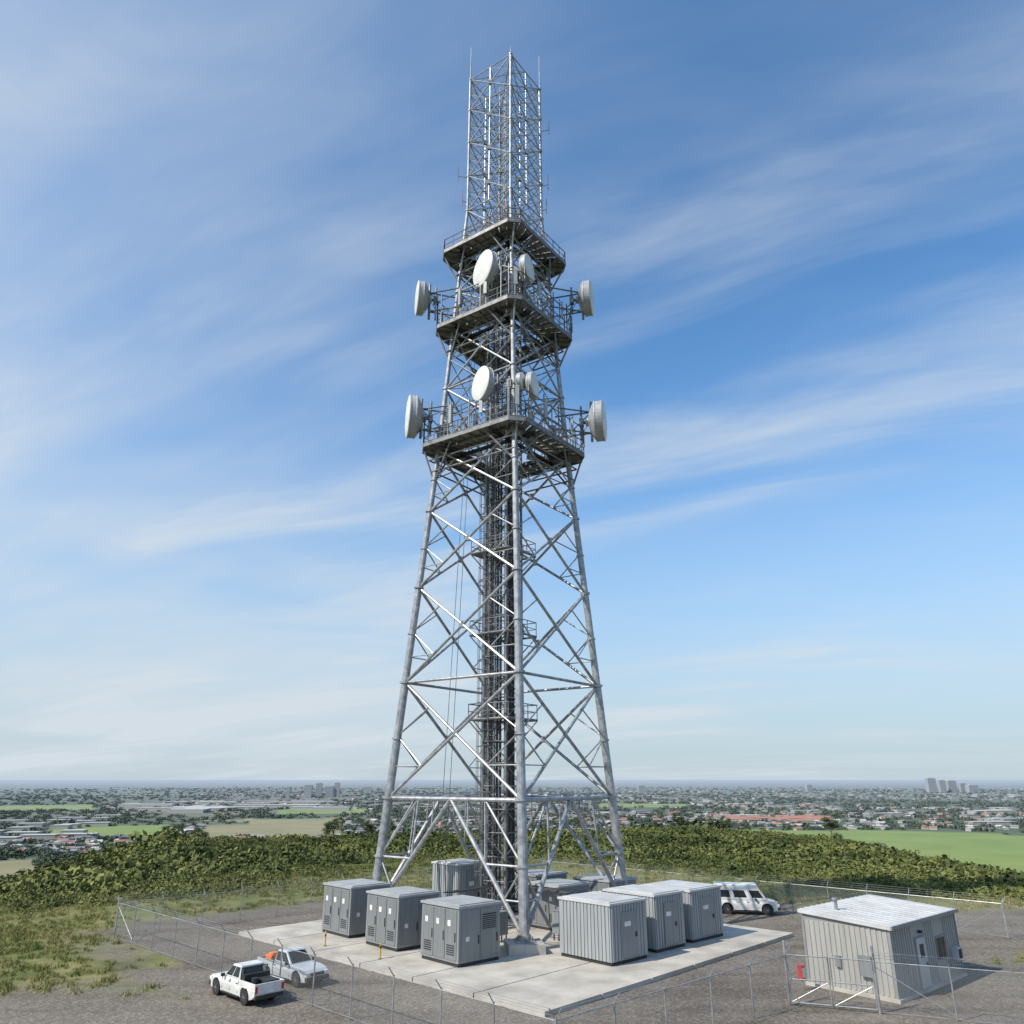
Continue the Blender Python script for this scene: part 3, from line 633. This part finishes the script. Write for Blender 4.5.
# ------------------------------------------------------------------ vehicles
def vehicle(name,loc,rz,kind='pickup',paint='paint',scale=1.):
    E_=empty(name,(loc[0],loc[1],float(gz(*loc))+.0),rz);E_.scale=(scale,)*3;HW=.93
    fr=((0,0,0),0);wf,wr,ar=1.68,-1.55,.48
    def arc(cx):return[(cx+ar*math.cos(t),.42+ar*math.sin(t)) for t in np.linspace(-.25,math.pi+.25,12)]
    bedz=.88 if kind=='pickup' else 1.12
    prof=[(-2.62,.55),(-2.66,bedz),(-.82,bedz),(-.82,1.12),(1.0,1.13),(1.9,1.07),(2.42,.97),(2.62,.82),(2.66,.5),(2.5,.33)]+arc(wf)+arc(wr)+[(-2.4,.42)]
    mb=MB();n=len(prof)
    def hwz(z,x): 
        w=HW-.05*max(0,(.7-z)/.4)-.06*max(0,(z-.85)/.3)
        if x>1.9:w-=.12*((x-1.9)/.75)**2
        return w
    V=[(x,-hwz(z,x),z) for x,z in prof]+[(x,hwz(z,x),z) for x,z in prof]
    fcs=[tuple(range(n)),tuple(range(2*n-1,n-1,-1))]+[(i,i+n,(i+1)%n+n,(i+1)%n) for i in range(n)]
    mb.add(V,fcs);mb.obj('body',[paint],E_,bevel=.035)
    mb=MB();mb.box(fr,-2.35,2.4,-.68,.68,.3,.86,0);mb.box(fr,-2.7,-2.56,-.86,.86,.42,.6,1);mb.box(fr,2.5,2.74,-.82,.82,.4,.62,1);mb.box(fr,2.56,2.675,-.5,.5,.66,.84,1)
    mb.box(fr,-1.0,1.0,-.95,-.86,.3,.37,1);mb.box(fr,-1.0,1.0,.86,.95,.3,.37,1)
    mb.obj('chassis_and_bumpers',['dark','plas'],E_)
    if kind=='pickup': zb,zt,wb,wt,xb0,xb1,xt0,xt1=1.121,1.80,.855,.72,-.8,1.0,-.66,.22
    else: zb,zt,wb,wt,xb0,xb1,xt0,xt1=1.121,2.3,.868,.80,-2.62,1.75,-2.55,.95
    B=[(xb0,-wb,zb),(xb1,-wb,zb),(xb1,wb,zb),(xb0,wb,zb)];Tp=[(xt0,-wt,zt),(xt1,-wt,zt),(xt1,wt,zt),(xt0,wt,zt)]
    mb=MB();mb.add(B+Tp,[(4,5,6,7),(0,1,5,4),(1,2,6,5),(2,3,7,6),(3,0,4,7),(3,2,1,0)]);mb.obj('cab',[paint],E_,bevel=.06)
    mb=MB()
    def win(q,s0,s1,t0,t1):
        q=[np.array(p) for p in q]
        f_=lambda s,t:(q[0]*(1-s)+q[1]*s)*(1-t)+(q[3]*(1-s)+q[2]*s)*t
        p=[f_(s0,t0),f_(s1,t0),f_(s1,t1),f_(s0,t1)];nn_=np.cross(p[1]-p[0],p[3]-p[0]);nn_/=np.linalg.norm(nn_)
        mb.add([x+nn_*.012 for x in p]+[x-nn_*.01 for x in p],[(0,1,2,3),(0,4,5,1),(1,5,6,2),(2,6,7,3),(3,7,4,0)])
    R_=[B[0],B[1],Tp[1],Tp[0]];Lf=[B[2],B[3],Tp[3],Tp[2]];Fr=[B[1],B[2],Tp[2],Tp[1]];Bk=[B[3],B[0],Tp[0],Tp[3]]
    win(Fr,.07,.93,.08,.78 if kind!='pickup' else .9)
    if kind=='pickup':
        win(Bk,.1,.9,.2,.85)
        for s0,s1 in [(.07,.47),(.52,.93)]:win(R_,s0,s1,.14,.86);win(Lf,1-s1,1-s0,.14,.86)
    else:
        for s0,s1 in((.08,.32),(.40,.64),(.74,.95)):win(R_,s0,s1,.16,.62);win(Lf,1-s1,1-s0,.16,.62)
        win(Bk,.08,.47,.2,.65);win(Bk,.53,.92,.2,.65)
    mb.obj('windows',['glass'],E_)
    if kind=='pickup':
        mb=MB();bt=1.16
        for s_ in(-1,1):mb.box(fr,-2.64,-.84,s_*.87-.045,s_*.87+.045,.881,bt,0)
        mb.box(fr,-2.64,-2.57,-.825,.825,.881,bt,0);mb.box(fr,-.9,-.84,-.825,.825,.881,bt,0)
        mb.obj('bed_sides',[paint],E_,bevel=.015)
        mb=MB();mb.box(fr,-2.56,-.91,-.82,.82,.883,.9,0)
        if paint=='paint':
            mb.box(fr,-2.45,-1.0,-.72,.1,.903,1.2,0);mb.box(fr,-1.25,-.95,-.8,.8,.903,1.42,0)
            mb.tube((-1.7,.4,.95),(-1.7,.4,1.3),.2,10,0);mb.tube((-.88,-.8,1.7),(-.88,.8,1.7),.035,6);mb.tube((-.88,-.8,1.1),(-.88,-.8,1.7),.035,6);mb.tube((-.88,.8,1.1),(-.88,.8,1.7),.035,6)
        mb.obj('bed_liner_and_tools',['plas'],E_,bevel=.02)
        if paint!='paint':
            mb=MB();mb.box(fr,-2.3,-1.6,-.55,.45,.905,1.3,0);mb.box(fr,-2.2,-1.7,-.4,.1,1.3,1.4,0);mb.box(fr,-2.4,-2.31,-.4,.4,1.0,1.2,1);mb.obj('orange_generator',['orange','dark'],E_,bevel=.05)
    for nm,x,y in(('wheel_1',wf,.8),('wheel_2',wf,-.8),('wheel_3',wr,.8),('wheel_4',wr,-.8)):
        mb=MB();s_=1 if y>0 else -1
        mb.tube((x,y-s_*.13,.4),(x,y+s_*.12,.4),.4,24,0);mb.tube((x,y+s_*.12,.4),(x,y+s_*.125,.4),.25,20,1);mb.tube((x,y+s_*.125,.4),(x,y+s_*.15,.4),.07,10,2)
        for q in range(6):
            t=q*math.pi/3;mb.beam((x+.08*math.cos(t),y+s_*.13,.4+.08*math.sin(t)),(x+.23*math.cos(t),y+s_*.13,.4+.23*math.sin(t)),.05,.02,2)
        mb.obj(nm,['tyre','dark','rim'],E_,bevel=.02)
    mb=MB()
    for s_ in(-1,1):
        mb.box(fr,2.5,2.66,s_*.7-.13,s_*.7+.13,.7,.86,0);mb.box(fr,-2.68,-2.6,s_*.82-.06,s_*.82+.07,.72,1.05,1)
        mb.box(fr,.72,.86,s_*1.03-.1,s_*1.03+.1,1.12,1.28,2)
        for x in(.1,-.72):mb.box(fr,x,x+.18,s_*.925-.012,s_*.925+.012,.93,.97,2)
        for x in(.98,.08,-.8):mb.box(fr,x,x+.012,s_*.915-.016,s_*.915+.016,.5,1.08,2)
    mb.box(fr,-2.675,-2.661,-.25,.25,.66,.8,0)
    mb.obj('lights_and_mirrors',['label','red','plas'],E_)
    return E_
vehicle('pickup_truck',(-13.0,42.9),math.radians(137),scale=.84)
vehicle('pickup_truck',(-11.6,46.2),math.radians(-40),paint='silver',scale=.82)
vehicle('cargo_van',(18.5,67.6),math.radians(-12),kind='van',scale=.93)

# ------------------------------------------------------------------ light, sky, camera
sd=Vector((-.76,-.46,0)).normalized();el=math.radians(44)
sdir=Vector((sd.x*math.cos(el),sd.y*math.cos(el),math.sin(el)))
sun=bpy.data.lights.new('sun','SUN');sun.energy=5.0;sun.angle=math.radians(.5);sun.color=(1,.935,.83)
so=bpy.data.objects.new('sun',sun);so.rotation_euler=sdir.to_track_quat('Z','Y').to_euler();so.location=(-50,-30,80);col.objects.link(so)
w=bpy.data.worlds.new('World');S.world=w;w.use_nodes=True;nt=w.node_tree;N=nt.nodes;L=nt.links;N.clear()
out=N.new('ShaderNodeOutputWorld');bg=N.new('ShaderNodeBackground');L.new(bg.outputs[0],out.inputs[0]);bg.inputs[1].default_value=.135
sky=N.new('ShaderNodeTexSky');sky.sky_type='NISHITA';sky.sun_disc=False;sky.sun_elevation=el;sky.sun_rotation=math.atan2(sd.x,sd.y)%(2*math.pi);sky.air_density=1.0;sky.dust_density=.6;sky.ozone_density=2.0;sky.altitude=200
tc=N.new('ShaderNodeTexCoord');sp=N.new('ShaderNodeSeparateXYZ');L.new(tc.outputs['Generated'],sp.inputs[0])
zz=mth('ADD',mth('MAXIMUM',sp.outputs[2],0),.13)
cb=N.new('ShaderNodeCombineXYZ');L.new(mth('DIVIDE',sp.outputs[0],zz),cb.inputs[0]);L.new(mth('DIVIDE',sp.outputs[1],zz),cb.inputs[1])
wn=N.new('ShaderNodeTexNoise');wn.inputs['Scale'].default_value=.55;wn.inputs['Detail'].default_value=2;L.new(cb.outputs[0],wn.inputs[0])
ws=N.new('ShaderNodeVectorMath');ws.operation='MULTIPLY_ADD';L.new(wn.outputs['Color'],ws.inputs[0]);ws.inputs[1].default_value=(.42,.42,0);L.new(cb.outputs[0],ws.inputs[2])
rot=N.new('ShaderNodeVectorRotate');rot.rotation_type='Z_AXIS';rot.inputs['Angle'].default_value=math.radians(26);L.new(ws.outputs[0],rot.inputs[0])
def cn(sx,sy,sc_,det,ro,dist,off=0):
    mp=N.new('ShaderNodeMapping');mp.inputs['Scale'].default_value=(sx,sy,1);mp.inputs['Location'].default_value=(off,off*.7,off);L.new(rot.outputs[0],mp.inputs[0])
    n=N.new('ShaderNodeTexNoise');n.inputs['Scale'].default_value=sc_;n.inputs['Detail'].default_value=det;n.inputs['Roughness'].default_value=ro;n.inputs['Distortion'].default_value=dist
    L.new(mp.outputs[0],n.inputs[0]);return n.outputs[0]
def mr_(s,a,b_,c=0,d=1):
    x=N.new('ShaderNodeMapRange');x.interpolation_type='SMOOTHSTEP';L.new(s,x.inputs[0]);x.inputs[1].default_value=a;x.inputs[2].default_value=b_;x.inputs[3].default_value=c;x.inputs[4].default_value=d;return x.outputs[0]
fine=mr_(cn(.42,1.9,1.4,14,.56,.35,3.1),.34,.76)
cov=mr_(cn(.6,1.0,.9,5,.5,.5,4.6),.38,.64)
fine2=mr_(cn(.7,1.4,2.8,12,.6,1.0,6.3),.38,.8)
veil=mr_(cn(.5,.8,.8,6,.5,.6,1.7),.36,.7)
lefty=mr_(sp.outputs[0],-.7,.25,.42,0)
lefth=mth('MULTIPLY',lefty,mr_(sp.outputs[2],.25,.8,1,.45))
cl=mth('ADD',mth('MULTIPLY',mth('MULTIPLY',fine,cov),.85),mth('MULTIPLY',veil,mth('ADD',mth('MULTIPLY',lefty,.7),.16)))
cl=mth('ADD',cl,mth('MULTIPLY',mth('MULTIPLY',fine2,veil),.22))
cl=mth('ADD',cl,mth('MULTIPLY',lefth,.45))
cl=mth('MINIMUM',cl,.88)
hz=mr_(sp.outputs[2],-.04,.46,.94,0)
def wmix(fac,a_,b_,mode='MIX'):
    x=N.new('ShaderNodeMix');x.data_type='RGBA';x.blend_type=mode
    if isinstance(fac,(int,float)):x.inputs[0].default_value=fac
    else:L.new(fac,x.inputs[0])
    L.new(a_,x.inputs[6]);x.inputs[7].default_value=(*b_,1);return x.outputs[2]
c=wmix(1.,sky.outputs[0],(.86,1.32,1.55),'MULTIPLY')
c=wmix(hz,c,(3.75,4.4,4.95))
c=wmix(cl,c,(5.0,5.5,5.95))
L.new(c,bg.inputs[0])
cam=bpy.data.cameras.new('camera');cam.lens=27;cam.sensor_width=36;cam.clip_end=200000;cam.clip_start=.5
co=bpy.data.objects.new('camera',cam);co.location=(0,0,10);co.rotation_euler=(math.radians(90+19.17),0,0);col.objects.link(co);S.camera=co
S.view_settings.view_transform='Standard';S.view_settings.look='None';S.view_settings.exposure=0
